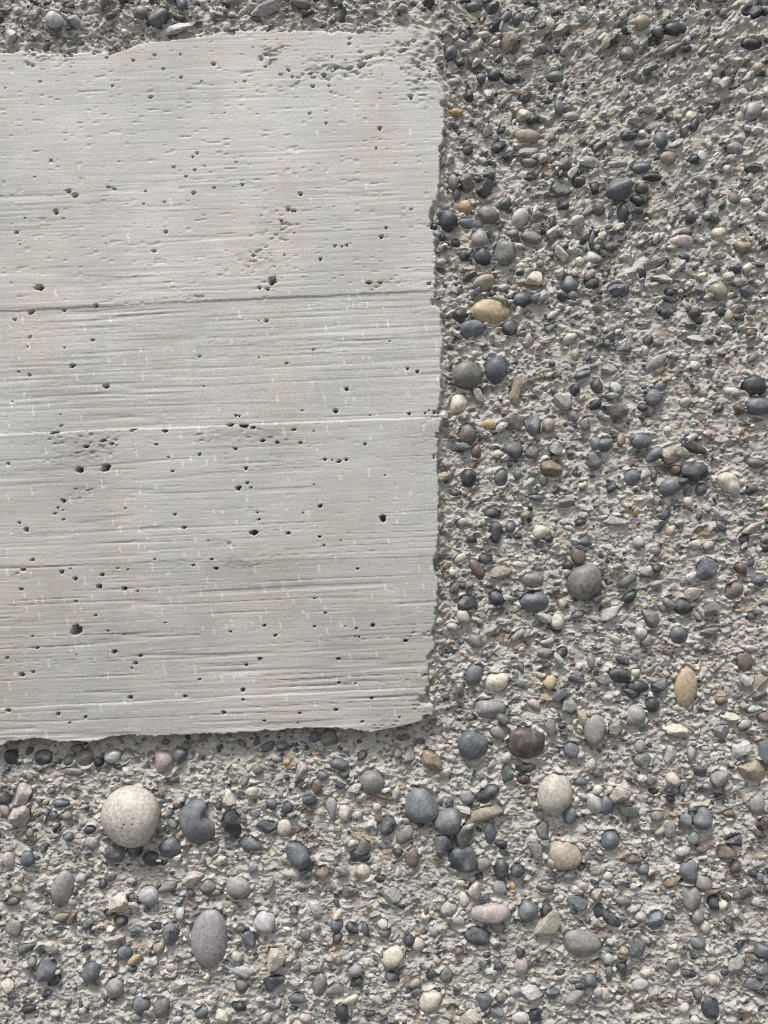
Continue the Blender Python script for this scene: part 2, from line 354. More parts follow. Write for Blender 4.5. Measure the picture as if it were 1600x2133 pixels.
((600, 1480, 5), """425 285 170 170 0 G r;270 290 120 110 30 B a;100 265 110 80 0 L r;140 640 140 210 -10 P a;530 560 190 120 -10 B r
770 470 120 90 30 D a;360 680 120 110 0 B a;580 670 120 100 0 E a;870 745 280 260 -10 G r;300 790 110 150 10 R r;225 935 150 110 0 D r
455 1010 110 260 10 L r;580 1070 130 190 -10 C r;720 1090 110 80 20 L a;1000 900 200 130 -45 N a;930 1010 90 100 0 C a;1130 860 80 140 -10 L r
1390 985 350 370 0 B e;1025 1190 190 190 -25 D a;1220 1290 230 130 50 G r;1290 1530 150 200 5 R r;110 1500 290 210 -65 B r;790 1420 150 160 -20 G a
660 1390 110 90 0 W a;1270 460 120 190 0 G a;1490 520 170 250 35 N a;1150 450 90 120 0 T a;1240 1170 110 90 0 G a;1140 1480 110 90 0 D r
790 1675 150 190 0 W r;750 1520 220 120 0 D a"""),
((0, 1803, 5), """660 230 360 215 75 K r;840 130 130 110 0 L a;755 370 110 80 0 P r;145 640 170 180 0 G r;500 1070 200 260 0 B r
560 1210 160 90 45 D r;945 1110 190 230 -20 B r;1200 1260 190 200 0 K r;1465 1450 180 180 0 B r;1195 800 240 150 15 P a;1295 910 170 150 10 B r
1390 980 170 80 40 Y a;1255 380 200 200 20 W a;1140 490 120 80 0 D r;640 540 190 90 15 T a;1260 580 150 120 0 D a;920 590 150 80 35 B a
70 1260 150 180 0 C a;860 1510 90 90 0 C a;440 870 110 90 20 D r;330 1010 120 130 0 G a;270 860 200 90 20 E a;175 245 150 80 10 T a
130 370 140 100 10 M a;1070 190 90 100 0 D a;1550 310 210 200 0 L r;300 1500 150 80 10 D a;1410 1590 130 90 0 G r;560 1540 110 110 30 L a"""),
((300, 1803, 5), """675 750 380 590 -3 K o;245 220 200 110 15 G r;510 130 230 140 35 P a;670 210 160 130 0 G r;985 220 270 220 -15 K r
280 710 180 230 10 B a;125 640 120 100 0 D a;1250 580 230 220 0 L r;1090 770 130 200 15 B a;1010 660 110 80 0 D a;1370 950 200 220 20 W a
1350 1210 240 140 20 D a;1030 1100 230 110 -10 L r;280 1060 110 110 15 W a;650 1150 80 80 0 C r;1010 1260 140 170 0 R r;180 1480 220 160 65 G r
600 1540 150 130 40 B r;800 1570 140 150 30 C a;980 1470 150 110 0 D a;1360 1470 140 80 0 B r;340 1620 130 80 0 L r;1280 1600 110 130 0 L a
380 500 110 130 20 L a;1560 470 90 90 0 D r;720 290 170 80 15 G a;150 860 130 140 0 T a;960 960 120 130 20 W a;1570 100 80 130 10 C r;540 1040 150 80 -15 G r"""),
((600, 1803, 5), """80 80 100 150 10 C r;355 60 160 140 0 N a;640 280 190 150 25 G a;1090 310 200 170 0 L a;295 440 120 170 20 L a
60 470 90 90 0 D r;510 630 140 160 0 B r;670 650 140 120 0 D a;800 670 80 150 0 B a;980 600 130 110 -20 W a;1010 690 150 120 -20 G a
1435 540 100 100 0 C r;1535 670 150 130 20 L a;1265 790 130 130 30 D r;1355 830 155 160 0 W r;1095 950 200 215 -10 C r;180 720 110 130 30 G a
105 830 110 100 0 P a;520 745 100 110 0 D a;330 1245 150 260 -8 G r;480 1290 190 110 15 G a;700 1210 170 100 15 D a;650 1395 190 100 25 C a
930 1400 180 90 -35 W a;560 1520 130 180 5 D r;1480 1410 255 200 25 C r;180 1600 140 120 15 P r;1080 1160 150 110 20 D a;1320 1230 120 100 0 P a
640 950 140 70 40 L a;530 990 90 90 0 E r;260 1070 110 80 0 W r;100 1060 80 110 0 B r;100 1380 180 110 20 B a;1490 1150 110 80 20 D r
960 140 130 90 15 D a;700 1080 150 130 0 K a;850 1550 110 60 0 D a;1290 60 130 110 0 L a"""),
((0, 0, 3.333), """410 180 125 110 0 L r;545 190 100 100 0 L a;1000 130 110 95 0 G r;1120 165 150 110 30 B r;760 45 100 80 30 G r
1205 35 80 80 0 B r;1275 75 80 90 0 B a;100 290 100 90 25 L a;360 65 60 40 20 D a;1545 140 80 40 0 G a;1260 160 90 50 0 D a
790 140 90 50 0 R a;1230 240 250 70 5 L a"""),
((460, 0, 3.2), """320 105 220 70 20 L a;540 65 130 60 -20 G a;430 20 80 60 0 G r;45 65 60 40 0 D a;1385 60 70 60 0 D a;630 20 90 50 10 R a"""),
]
PEB = []
for (tx, ty, sc), txt in TILES:
    for row in txt.replace("\n", ";").split(";"):
        f = row.split()
        if len(f) == 7:
            PEB.append([tx + float(f[0]) / sc, ty + float(f[1]) / sc, float(f[2]) / sc * 1.06, float(f[3]) / sc * 1.06,
                        float(f[4]), f[5], f[6]])

# --- outline of the smooth panel (photograph pixels)
TOPX = [-3000, 0, 60, 130, 200, 264, 300, 411, 480, 750, 785, 850, 907, 940]
TOPY = [96, 103, 104, 108, 106, 96, 85, 73, 61, 61, 56, 48, 40, 40]
BOTX = [-3000, 0, 30, 84, 112, 140, 200, 250, 320, 460, 579, 635, 704, 741, 769, 804, 829, 860, 890, 940]
BOTY = [1590, 1556, 1546, 1540, 1546, 1549, 1545, 1534, 1535, 1530, 1526, 1519, 1519, 1526, 1530, 1521, 1518, 1512, 1505, 1480]
RGTY = [-500, 40, 120, 192, 240, 273, 360, 404, 437, 474, 495, 552, 633, 649, 710, 775, 818, 860, 873, 917, 982, 1026, 1079, 1137, 1167,
        1216, 1272, 1303, 1320, 1341, 1379, 1404, 1451, 1482, 1515, 1600]
RGTX = [930, 930, 926, 930, 933, 926, 921, 917, 907, 904, 911, 909, 911, 922, 924, 922, 924, 912, 924, 915, 913, 917, 917, 915, 909,
        913, 915, 909, 906, 908, 901, 903, 901, 898, 885, 840]
# lines between neighbouring boards: y at x=0 and at x=920
LINES = [(403, 352), (648, 604), (905, 868), (1180, 1160), (1476, 1430)]
STEP = [0.0, 0.0, -0.60, 0.12, -0.12, 0.30]          # mm
# air holes: x y width height turn
HOLES = """314 203 8 8 0;791 267 7 9 0;404 403 8 8 0;143 398 11 9 0;157 407 14 10 20;116 442 10 12 0;35 484 9 8 0;346 483 9 6 30;321 523 11 5 0
303 398 6 5 0;299 425 6 4 0;411 319 9 7 30;402 327 5 5 0;363 348 6 6 0;406 354 5 5 0;388 368 6 6 0;226 390 7 5 0;238 394 7 5 0;107 335 6 5 0
81 599 20 14 0;64 650 15 9 20;133 645 8 7 20;30 666 8 6 0;200 637 10 9 -40;567 586 17 22 -30;557 602 8 7 0;541 600 8 6 0;600 437 9 9 0;612 439 9 6 0
587 460 7 6 20;505 385 6 6 0;626 404 7 7 0;795 493 7 8 0;805 475 6 6 0;857 436 6 6 0;667 540 7 7 0;698 512 7 6 0;722 511 5 5 0;713 514 4 4 0
528 533 8 7 0;680 257 5 5 0;784 309 5 6 0;856 202 9 10 0;646 236 6 5 0;769 589 14 6 0;793 589 11 6 0;894 590 8 6 20;151 762 13 8 20;220 805 14 10 10
193 708 10 6 0;60 781 6 6 10;63 701 8 4 40;57 722 5 4 0;127 887 6 4 20;597 757 7 5 0;555 668 8 6 10;491 865 7 7 0;499 867 5 5 0;699 856 9 8 20
869 774 8 7 10;849 768 6 5 0;853 862 6 6 0;722 810 7 7 10;166 979 16 13 0;220 975 22 15 30;132 1044 10 9 0;121 1059 5 7 0;115 1070 6 4 0
233 925 8 6 0;181 930 14 6 10;215 918 18 5 20;325 926 8 5 0;416 946 6 6 0;360 982 6 6 0;17 966 8 6 0;364 1072 8 6 30;384 1099 6 6 0
498 1016 14 10 40;515 1006 9 6 40;512 976 7 7 0;524 1016 6 5 0;490 935 8 6 0;677 957 6 6 0;706 962 9 6 20;722 958 6 6 0;667 1054 9 7 0
798 1080 14 16 -20;528 1110 17 11 0;601 1111 10 7 0;666 1118 7 4 0;540 1082 6 4 20;536 1068 5 5 0;761 925 6 5 0;745 1185 5 4 0
55 1104 8 10 -20;68 1166 7 6 20;48 1187 12 6 0;40 1089 8 5 0;128 1192 9 9 30;157 1206 8 8 0;213 1198 8 6 0;207 1222 10 9 30;259 1226 9 9 30
286 1232 6 5 0;157 1253 6 6 0;44 1228 7 6 0;158 1314 28 22 45;239 1358 10 9 30;282 1382 9 8 40;292 1366 7 6 0;45 1406 11 10 0;69 1400 6 6 0
77 1350 6 5 0;15 1371 6 6 0;68 1325 5 5 0;344 1297 5 4 0;416 1416 6 5 0;272 1453 11 7 0;17 1480 10 9 0;122 1488 7 7 40;178 1494 6 8 0
146 1506 6 5 0;466 1484 11 8 -30;385 1451 9 5 0;198 1282 5 5 0;450 1184 9 6 -20;402 1178 6 5 0;441 1165 7 5 0;322 1165 5 5 0;383 1099 6 5 0
777 1303 9 7 0;845 1335 9 7 0;705 1372 7 6 0;541 1373 8 7 0;513 1385 7 6 0;506 1438 11 7 20;706 1423 6 6 0;774 1455 8 8 0;700 1479 9 6 0
551 1502 6 5 0;755 1504 6 6 0;573 1324 7 6 0;551 1303 6 6 0;656 1247 5 5 0;480 1316 5 5 0;743 1310 5 4 0;506 1458 6 6 0;625 1486 6 4 0
195 111 7 8 0;68 137 7 6 0;223 120 6 5 0;322 115 6 6 0;376 114 6 6 0;445 134 9 9 0;340 144 6 5 0;377 162 6 6 0;277 126 6 5 0;83 170 6 5 0
234 179 6 6 0;585 155 7 5 0;647 153 9 5 0;652 180 9 7 0;674 157 10 10 0;753 136 18 12 30;728 143 16 8 10;702 141 9 6 0;840 105 18 7 25
871 138 8 8 0;729 80 6 6 0;728 92 6 6 0;600 146 6 6 0;609 160 6 6 0;510 170 5 5 0;770 119 16 6 20;480 885 14 6 10;508 887 22 7 0;528 891 9 6 10
578 922 8 5 0;612 895 10 5 20;626 922 6 5 10;548 918 12 5 0;277 896 16 5 15;115 901 20 5 10;344 898 14 6 0;655 1305 4 4 0"""
# broken, honeycombed patches of the panel: x y radius_x radius_y turn
ROUGH = [(570, 475, 50, 45, 0), (545, 540, 55, 40, 0), (720, 140, 130, 24, 14), (830, 108, 75, 22, 16), (565, 115, 40, 22, 25), (880, 130, 50, 50, 0),
         (195, 935, 95, 34, 8), (520, 905, 110, 24, -2), (150, 915, 70, 16, 6), (800, 590, 50, 14, 0), (165, 1030, 40, 18, 15), (90, 115, 70, 22, 0),
         (500, 1175, 40, 16, -10), (870, 1325, 45, 12, 0), (870, 1440, 40, 50, -20), (810, 1510, 50, 16, 0), (40, 1200, 18, 10, 0), (410, 620, 24, 8, 0),
         (880, 160, 40, 60, 0), (440, 910, 60, 14, 0), (900, 870, 40, 14, 15), (170, 1480, 20, 8, 0), (455, 1130, 40, 14, 0)]

# ------------------------------------------------------------------ height field of the wall face
def axis(lo, hi, step, far_lo, far_hi):
    a = list(np.arange(lo, hi + step * .5, step))
    def grow(s, v):
        return min(s * 1.15, .004) if abs(v) < .52 else s * 1.15
    s, v = step, hi
    while v < far_hi:
        s = grow(s, v); v += s; a.append(min(v, far_hi))
    s, v, b = step, lo, []
    while v > far_lo:
        s = grow(s, v); v -= s; b.append(max(v, far_lo))
    return np.array(b[::-1] + a)

ux = axis(-0.285, 0.285, 0.00085, -W_HALF, W_HALF)
uz = axis(-0.374, 0.374, 0.00060, -Z0, W_TOP - Z0)
GX, GZ = np.meshgrid(ux, uz)
nZ, nX = GX.shape
X = (GX / PX + CX).astype(np.float32)              # photograph pixels on the face plane
Y = (CY - GZ / PX).astype(np.float32)

top = np.interp(X[0], TOPX, TOPY)[None, :]
bot = np.interp(X[0], BOTX, BOTY)[None, :]
rgt = np.interp(Y[:, 0], RGTY, RGTX)[:, None]
jag = 2.2 * vnoise(X / 9, Y / 9, 1) + 1.2 * vnoise(X / 4, Y / 4, 2) + 3.0 * vnoise(X / 34, Y / 34, 3) - 9.0 * sstep(.35, .75, vnoise(X / 23, Y / 23, 94))
s_top = Y - top + jag * 0.8
s_bot = bot - Y + jag * 0.35
s_rgt = rgt - X + jag * 0.95
corner = np.exp(-(((X - 900) / 110) ** 2 + ((Y - 90) / 75) ** 2))           # worn corner above
corner2 = np.exp(-(((X - 890) / 50) ** 2 + ((Y - 1480) / 55) ** 2))         # worn corner below
soft = 3.0 + 45 * corner + 9 * corner2
m_t = sstep(0, 1, (s_top + 12 * corner * vnoise(X / 14, Y / 10, 4)) / (soft + 3) + .5 * corner)
m_b = sstep(0, 1, s_bot / (2.5 + 6 * corner2))
m_r = sstep(0, 1, (s_rgt + 14 * (corner + corner2) * vnoise(X / 12, Y / 12, 6)) / (soft + 1))
pan = np.minimum(np.minimum(m_t, m_b), m_r)
is_pan = pan > 0.5

# --- washed aggregate surface (mm, 0 = face of the panel)
a_sh = 0.42 * (1 - sstep(250, 900, Y)) * sstep(900, 1200, X)
Xs, Ys = X, Y + a_sh * (X - 1250)
wx = X + 5 * vnoise(X / 17, Y / 17, 7); wy = Ys + 4 * vnoise(X / 15, Y / 15, 8)
lowf = 0.9 * fbm(X / 190, Y / 190, 2, 9) + 0.45 * vnoise(X / 60, Y / 50, 12)
depth = 7.5 - 3.0 * (1 - sstep(20, 160, Y)) - 1.5 * sstep(1000, 1300, X)
depth = depth - 4.0 * np.exp(-np.maximum(X - rgt, 0) / 22) * (1 - sstep(1470, 1540, Y))
depth = depth + 6.0 * np.exp(-np.maximum(Y - bot, 0) / 24) * (Y > bot - 20) * (1 - sstep(820, 930, X))
Hb = -depth + lowf
f1, ra, ta, tb, oxa, oya = cells(wx / 34, wy / 24, 1)
flk = .35 + .65 * sstep(-.35, .3, vnoise(X / 48, Y / 34, 13))
Hd = ((ra - .55) * 1.9 + ((ta - .5) * oxa + (tb - .35) * oya) * 2.0) * flk * (1 + .9 * (1 - sstep(500, 850, Y)) * sstep(930, 1080, X))
f2, rb, tc_, td, oxb, oyb = cells(wx / 15, wy / 10.5, 2)
Hd += ((rb - .5) * 2.0 + ((tc_ - .5) * oxb + (td - .35) * oyb) * 2.2 - 0.5 * f2) * flk
f3, rc, te, tf, oxc, oyc = cells(wx / 7.5, wy / 6.0, 3)
Hd += (rc - .5) * 1.0 + ((te - .5) * oxc + (tf - .4) * oyc) * 0.9
Hd -= 1.6 * (rb > 0.86) * (1 - f2)                  # little sockets where chips fell out
Hd += 0.25 * vnoise(X / 3.2, Y / 3.2, 15)
near = np.exp(-np.maximum(X - rgt, 0) / 30) * (Y < 1500)
Hd *= 0.86 + 0.30 * near

# colours of the matrix: cement with sand grains and small chips in it
def rgb(*c): return np.array(c, np.float32)
cem = 0.49 + 0.055 * fbm(X / 90, Y / 90, 3, 20) + 0.06 * (rc - .5) + 0.08 * (rb - .5)
colm = cem[..., None] * rgb(1.0, 0.966, 0.905)
sand = [(.10, .105, .115), (.20, .195, .19), (.52, .48, .41), (.17, .13, .11), (.55, .53, .50), (.36, .29, .22)]
pick = (tb * 5.999).astype(int)
def put(mask, src):
    for i, c in enumerate(sand):
        k = mask & (src == i)
        colm[k] = colm[k] * .25 + rgb(*c) * .75 * (0.8 + 0.4 * rc[k])[:, None]
put((tc_ > 0.80), (td * 5.999).astype(int))
put((te > 0.86), (tf * 5.999).astype(int))
put((ta > 0.93), (tb * 5.999).astype(int))

# --- smooth panel surface
tl = X / 920.0
sid = np.zeros(X.shape, np.int8)
wob = 1.2 * vnoise(X / 60, Y / 200, 30) + 0.8 * vnoise(X / 13, Y / 40, 31)
dl = []
for a, b in LINES:
    ly = a + (b - a) * np.clip(tl, -3, 1.2) + wob
    dl.append(Y - ly)
    sid += (Y > ly).astype(np.int8)
XR, YR = X, Y + 0.048 * X + 1.3 * vnoise(X / 260, Y / 60, 32)
Hp = np.full(X.shape, STEP[0], np.float32)
for i, d in enumerate(dl):
    Hp += (STEP[i + 1] - STEP[i]) * sstep(-2.0, 2.0, d)
g_dense = np.take(np.array([.30, .55, 1.0, .35, .55, .6], np.float32), sid)
g_lines = np.take(np.array([.30, .55, .55, .75, 1.0, 1.0], np.float32), sid)
mod = 0.50 + 0.85 * vnoise(X / 220, Y / 60, 33) + .35 * vnoise(X / 70, Y / 30, 86)
Hp = Hp + g_dense * np.clip(mod, .1, 1.3) * (0.20 * vnoise(XR / 150, YR / 5.0, 34) + 0.08 * vnoise(XR / 60, YR / 4.0, 35))
def grooves(sx, sy, seed, wdt):
    n = vnoise(XR / sx, YR / sy, seed)
    keep = sstep(-.25, .25, vnoise(X / 130, YR / 14, seed + 1))
    return np.exp(-(n / wdt) ** 2) * keep
Hp -= g_lines * (0.45 * grooves(760, 13, 36, .11) + 0.38 * grooves(430, 7.5, 40, .17) * np.clip(mod, .2, 1.2))
# short dents and crumbs
d1 = vnoise(XR / 16, YR / 5, 44)
Hp -= 0.38 * sstep(.70, .90, d1) * np.take(np.array([1, .9, .4, .5, .3, .3], np.float32), sid)
Hp += 0.18 * vnoise(X / 140, Y / 90, 45) + 0.03 * vnoise(X / 6, Y / 5, 46)
for i, d in enumerate(dl):                           # joint lines
    k = np.clip(0.55 + 0.6 * vnoise(X / 120, Y * 0 + i * 7.3, 47), .1, 1)
    Hp -= (0.16, .36, .25, .25, .45)[i] * k * np.exp(-((d + 0.5) / 2.0) ** 2)
rough = np.zeros(X.shape, np.float32)
for (x, y, rx, ry, an) in ROUGH:
    c, s = math.cos(math.radians(an)), math.sin(math.radians(an))
    dx, dy = X - x, Y - y
    u, v = (dx * c - dy * s) / rx, (dx * s + dy * c) / ry
    rough = np.maximum(rough, np.exp(-(u * u + v * v) * 1.1))
rmask = sstep(.42, .75, rough + .38 * vnoise(X / 13, Y / 8, 50) + .2 * vnoise(X / 5, Y / 4, 51))
Hp += rmask * (-0.10 + 0.45 * fbm(X / 16, Y / 7, 3, 88) - 1.1 * sstep(.38, .62, fbm(X / 11, Y / 6, 2, 92))) * (.75 + 1.3 * (1 - sstep(180, 260, Y)))
# air holes
pit = np.zeros(X.shape, np.float32)
def window(x, y, r):
    i0, i1 = np.searchsorted(X[0], [x - r, x + r])
    j0, j1 = np.searchsorted(-Y[:, 0], [-(y + r), -(y - r)])
    return slice(j0, j1), slice(i0, i1)
holes = [tuple(map(float, h.split())) for h in HOLES.replace("\n", ";").split(";")]
for k in range(70):
    x, y = RNG.uniform(-40, 915), RNG.uniform(110, 1520)
    d = RNG.uniform(2.6, 4.4)
    holes.append((x, y, d, d * RNG.uniform(.7, 1.1), 0))
for (x, y, w, h, an) in holes:
    r = max(w, h) * .5 + 6
    sl = window(x, y, r)
    c, s = math.cos(math.radians(an)), math.sin(math.radians(an))
    dx, dy = X[sl] - x, Y[sl] - y
    u, v = (dx * c - dy * s) / (w * .43 + .1), (dx * s + dy * c) / (h * .43 + .1)
    rr = np.sqrt(u * u + v * v) + 0.30 * vnoise(X[sl] / 4 + x, Y[sl] / 4, 52)
    dep = min(12.0, .6 * (w + h) * .5 + 3.0)
    pit[sl] = np.maximum(pit[sl], dep * (1 - sstep(.72, 1.08, rr)))
Hp -= pit * sstep(.5, 1, pan)

# colour of the panel: grey cement skin with beige blotches, paler streaks and ticks
bwx = X + 40 * vnoise(X / 60, Y / 80, 81) + 12 * vnoise(X / 18, Y / 18, 82)
bwy = Y + 60 * vnoise(X / 70, Y / 70, 83)
blot = fbm(X / 190, Y / 130, 3, 60)
beige = sstep(-.35, .65, fbm(bwx / 85, bwy / 170, 4, 64) + 0.25 * sstep(900, 1400, Y))
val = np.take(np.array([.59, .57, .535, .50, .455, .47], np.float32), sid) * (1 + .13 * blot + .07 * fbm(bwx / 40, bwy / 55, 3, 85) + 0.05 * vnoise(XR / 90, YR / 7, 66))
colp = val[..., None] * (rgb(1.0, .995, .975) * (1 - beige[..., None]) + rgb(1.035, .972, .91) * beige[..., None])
t1, tr, tt, _, tox, toy = cells(X / 26, Y / 30, 9)
lean = tox * 26 - toy * 30 * .18
tick = (np.abs(lean + (tt - .5) * 3) < 1.5) & (np.abs(toy * 30) < 2.5 + 7 * tt) & (tr > np.where(Y > 640, .84, .97) - .30 * sstep(.1, .5, vnoise(X / 120, Y / 110, 87)) * (Y > 600)) & (Y > 180)
colp[tick] = np.minimum(colp[tick] * 1.42, .84)
Hp[tick] += 0.12
lime = sstep(.25, .6, fbm(X / 45, Y / 26, 3, 70)) * np.take(np.array([.35, .3, .4, .5, .6, .5], np.float32), sid)
colp += (rgb(.60, .62, .61) - colp) * (lime * .35)[..., None]
colp = colp * (1 - .10 * rmask[..., None])

# --- sockets that hold the pebbles in the aggregate
def face_xy(px, py, dep_mm):
    """wall coordinates (m) of a photograph pixel on the plane dep_mm behind the panel face"""
    k = (DIST + dep_mm * .001) / DIST
    return (px - CX) * PX * k, (CY - py) * PX * k
occ = np.zeros(X.shape, bool)
for p in PEB:
    px, py, w, h, an = p[:5]
    wx_, wz_ = face_xy(px, py, 6.5)
    gx, gy = wx_ / PX + CX, CY - wz_ / PX
    r = max(w, h) * .75 + 4
    sl = window(gx, gy, r)
    c, s = math.cos(math.radians(an)), math.sin(math.radians(an))
    dx, dy = X[sl] - gx, Y[sl] - gy
    u, v = (dx * c - dy * s) / (w * .5), (dx * s + dy * c) / (h * .5)
    rr = np.sqrt(u * u + v * v)
    k = 1 - sstep(.72, 1.02, rr)
    Hd[sl] = Hd[sl] * (1 - k) + (-1.0) * k
    Hd[sl] += np.exp(-((rr - 1.12) / .17) ** 2) * (.45 + 1.0 * vnoise(X[sl] / 9, Y[sl] / 7, 90)) * min(2.0, .05 * min(w, h))
    occ[sl] |= rr < 0.95
    j = (np.searchsorted(-Y[:, 0], -gy)), np.searchsorted(X[0], gx)
    p.append((wx_, wz_, float(Hb[min(j[0], nZ - 1), min(j[1], nX - 1)])))

H = (Hb + Hd) * (1 - pan) + Hp * pan
H = np.clip(H, -18, 3)
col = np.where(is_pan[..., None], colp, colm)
edge = (pan > .02) & (pan < .98)
col[edge] = (colm * .6 + colp * .4)[edge]
ybase = -H * .001
ybase[0, :] = ybase[-1, :] = 0.022; ybase[:, 0] = ybase[:, -1] = 0.022
CO = np.stack([GX, ybase, GZ + Z0], -1).reshape(-1, 3)
COL = col.reshape(-1, 3)
idx = np.arange(nZ * nX).reshape(nZ, nX)
Q = np.stack([idx[:-1, :-1], idx[:-1, 1:], idx[1:, 1:], idx[1:, :-1]], -1).reshape(-1, 4)
lab = np.where(is_pan, sid + 1, 0)
lab = lab[:-1, :-1].reshape(-1)
for k in range(7):
    q = Q[lab == k]
    used = np.unique(q)
    remap = np.zeros(nZ * nX, np.int32); remap[used] = np.arange(len(used))
    nm = "aggregate_matrix" if k == 0 else "board_face"
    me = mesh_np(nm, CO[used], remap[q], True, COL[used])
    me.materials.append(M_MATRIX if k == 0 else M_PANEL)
    lb = ["rough washed cement between the exposed pebbles", "topmost pale board-marked strip, worn at its upper corner",
          "pale board-marked strip above the dark joint line", "board-marked strip with dense fine wood grain",
          "board-marked strip under the bright joint line", "taupe board-marked strip with a large oval air hole",
          "narrow lowest board-marked strip at the panel's bottom edge"][k]
    link(bpy.data.objects.new(nm, me), wall, label=lb)
# body of the wall behind its face
bx = np.array([(x, y, z) for x in (-W_HALF, W_HALF) for y in (0.0215, 0.26) for z in (0.0, W_TOP)], float)
bf = np.array([[0, 1, 5, 4], [2, 6, 7, 3], [0, 2, 3, 1], [4, 5, 7, 6], [1, 3, 7, 5], [0, 4, 6, 2]])
bm = mesh_np("wall_core", bx, bf, False, np.full((8, 3), .4))
bm.materials.append(M_MATRIX)
link(bpy.data.objects.new("wall_core", bm), wall)

# ------------------------------------------------------------------ stones
def ico(n):
    t = (1 + 5 ** .5) / 2
    v = [(-1, t, 0), (1, t, 0), (-1, -t, 0), (1, -t, 0), (0, -1, t), (0, 1, t), (0, -1, -t), (0, 1, -t), (t, 0, -1), (t, 0, 1), (-t, 0, -1), (-t, 0, 1)]
    f = [(0, 11, 5), (0, 5, 1), (0, 1, 7), (0, 7, 10), (0, 10, 11), (1, 5, 9), (5, 11, 4), (11, 10, 2), (10, 7, 6), (7, 1, 8), (3, 9, 4), (3, 4, 2),
         (3, 2, 6), (3, 6, 8), (3, 8, 9), (4, 9, 5), (2, 4, 11), (6, 2, 10), (8, 6, 7), (9, 8, 1)]
    v = [np.array(p) / np.linalg.norm(p) for p in v]
    for _ in range(n):
        mid, nf = {}, []
        def m(a, b):
            k = (min(a, b), max(a, b))
            if k not in mid:
                p = v[a] + v[b]; v.append(p / np.linalg.norm(p)); mid[k] = len(v) - 1
            return mid[k]
        for a, b, c in f:
            x, y, z = m(a, b), m(b, c), m(c, a)
            nf += [(a, x, z), (b, y, x), (c, z, y), (x, y, z)]
        f = nf
    return np.array(v), np.array(f)
ICO = [ico(i) for i in range(5)]

def stone_shape(lvl, kind, rng):
    """unit stone (extents -1..1 in every axis) as points on the icosphere of that level; local x width, z height, y depth"""
    D = ICO[lvl][0]
    def hull(n, p, j):
        nn = rng.normal(size=(n, 3)); nn /= np.linalg.norm(nn, axis=1)[:, None]
        nn = np.vstack([nn, -nn[:4] + rng.normal(size=(4, 3)) * .4])
        nn /= np.linalg.norm(nn, axis=1)[:, None]
        cc = 1 + rng.uniform(-j, j, len(nn))
        dd = np.maximum(D @ nn.T, 0) / cc + .12
        return (dd ** p).sum(1) ** (-1 / p)
    def swell(amp, f):
        k = rng.normal(size=(3, 3)) * f
        return 1 + amp * (np.sin(D @ k + rng.uniform(0, 6, 3))).mean(1) * 1.7
    if kind == 'a':
        r = hull(int(rng.integers(8, 14)), 34.0, .34) * swell(.035, 3.0)
    else:
        r = (.58 + .42 * hull(int(rng.integers(10, 16)), 10.0, .22)) * swell(.14, 1.5) * swell(.016, 3.6)
    if kind in 'oekb':
        r = (.82 + .18 * hull(14, 9.0, .15)) * swell(.07, 1.4) * swell(.012, 3.6)
    P = D * r[:, None]
    if kind == 'e':                                   # egg, broad at the foot
        P[:, 0] *= 1 - .24 * P[:, 2]
        P[:, 1] *= 1 - .15 * P[:, 2]
    if kind == 'k':                                   # kidney: a notch in its upper right flank
        q = np.exp(-(((P[:, 0] - .95) / .5) ** 2 + ((P[:, 2] - .30) / .28) ** 2))
        P[:, 0] -= .5 * q
        P[:, 0] += .30 * np.clip(-P[:, 2], 0, 1) - .22 * np.clip(P[:, 2], 0, 1)
    if kind == 'b':                                   # bent finger
        P[:, 2] -= .75 * P[:, 0] ** 2
        P[:, 2] *= 1 - .25 * P[:, 0]
    lo, hi = P.min(0), P.max(0)
    P = (P - (lo + hi) / 2) / ((hi - lo) / 2)
    return P

def stone_colour(code, rng):
    c = np.array(PAL[code]) * rng.uniform(.85, 1.2)
    return np.clip(c * (1 + rng.uniform(-.022, .022, 3)), .02, .8)

LABELS = {(565, 1320): "large ochre pebble like a flattened egg", (1375, 1085): "biggest round cream pebble with dark specks",
          (555, 1170): "kidney-shaped slate grey pebble", (675, 750): "tall smooth light grey oval pebble",
          (490, 1180): "bent tan finger-shaped pebble", (890, 490): "dark maroon rounded pebble",
          (1165, 980): "pale pinkish grey egg-shaped pebble", (815, 1605): "upright yellowish tan oval pebble",
          (1450, 600): "large mid grey rounded pebble", (1390, 985): "dark blue-grey egg-shaped pebble broad at its foot",
          (1265, 1559): "round light tan pebble", (315, 320): "small orange pebble beside the panel's edge",
          (210, 540): "brownish pink blocky pebble under the panel", (1220, 1310): "long pale cream pebble",
          (980, 1000): "white angular pebble"}
lab_xy = {}
for (tx, ty, sc), txt in TILES:
    for row in txt.replace("\n", ";").split(";"):
        f = row.split()
        if len(f) == 7 and (float(f[0]), float(f[1])) in LABELS and float(f[2]) > 100:
            lab_xy[(tx + float(f[0]) / sc, ty + float(f[1]) / sc)] = LABELS[(float(f[0]), float(f[1]))]

PEB.sort(key=lambda p: -p[2] * p[3])
acc_v, acc_f, acc_c, acc_n = [], [], [], 0
def accumulate(co, faces, c):
    global acc_n
    acc_v.append(co); acc_f.append(faces + acc_n); acc_n += len(co)
    acc_c.append(np.broadcast_to(c, co.shape))

def pose(P, w, h, an, cx, cz, y):
    """scale a unit stone to w x h pixels, turn it in the wall plane, set it at wall x, z and depth y"""
    b = min(w, h) * .5
    a = math.radians(an)
    q = P * np.array([w * .5, b * 1.0, h * .5]) * PX
    x = q[:, 0] * math.cos(a) - q[:, 2] * math.sin(a)
    z = q[:, 0] * math.sin(a) + q[:, 2] * math.cos(a)
    return np.stack([x + cx, q[:, 1] + y, z + cz], 1)

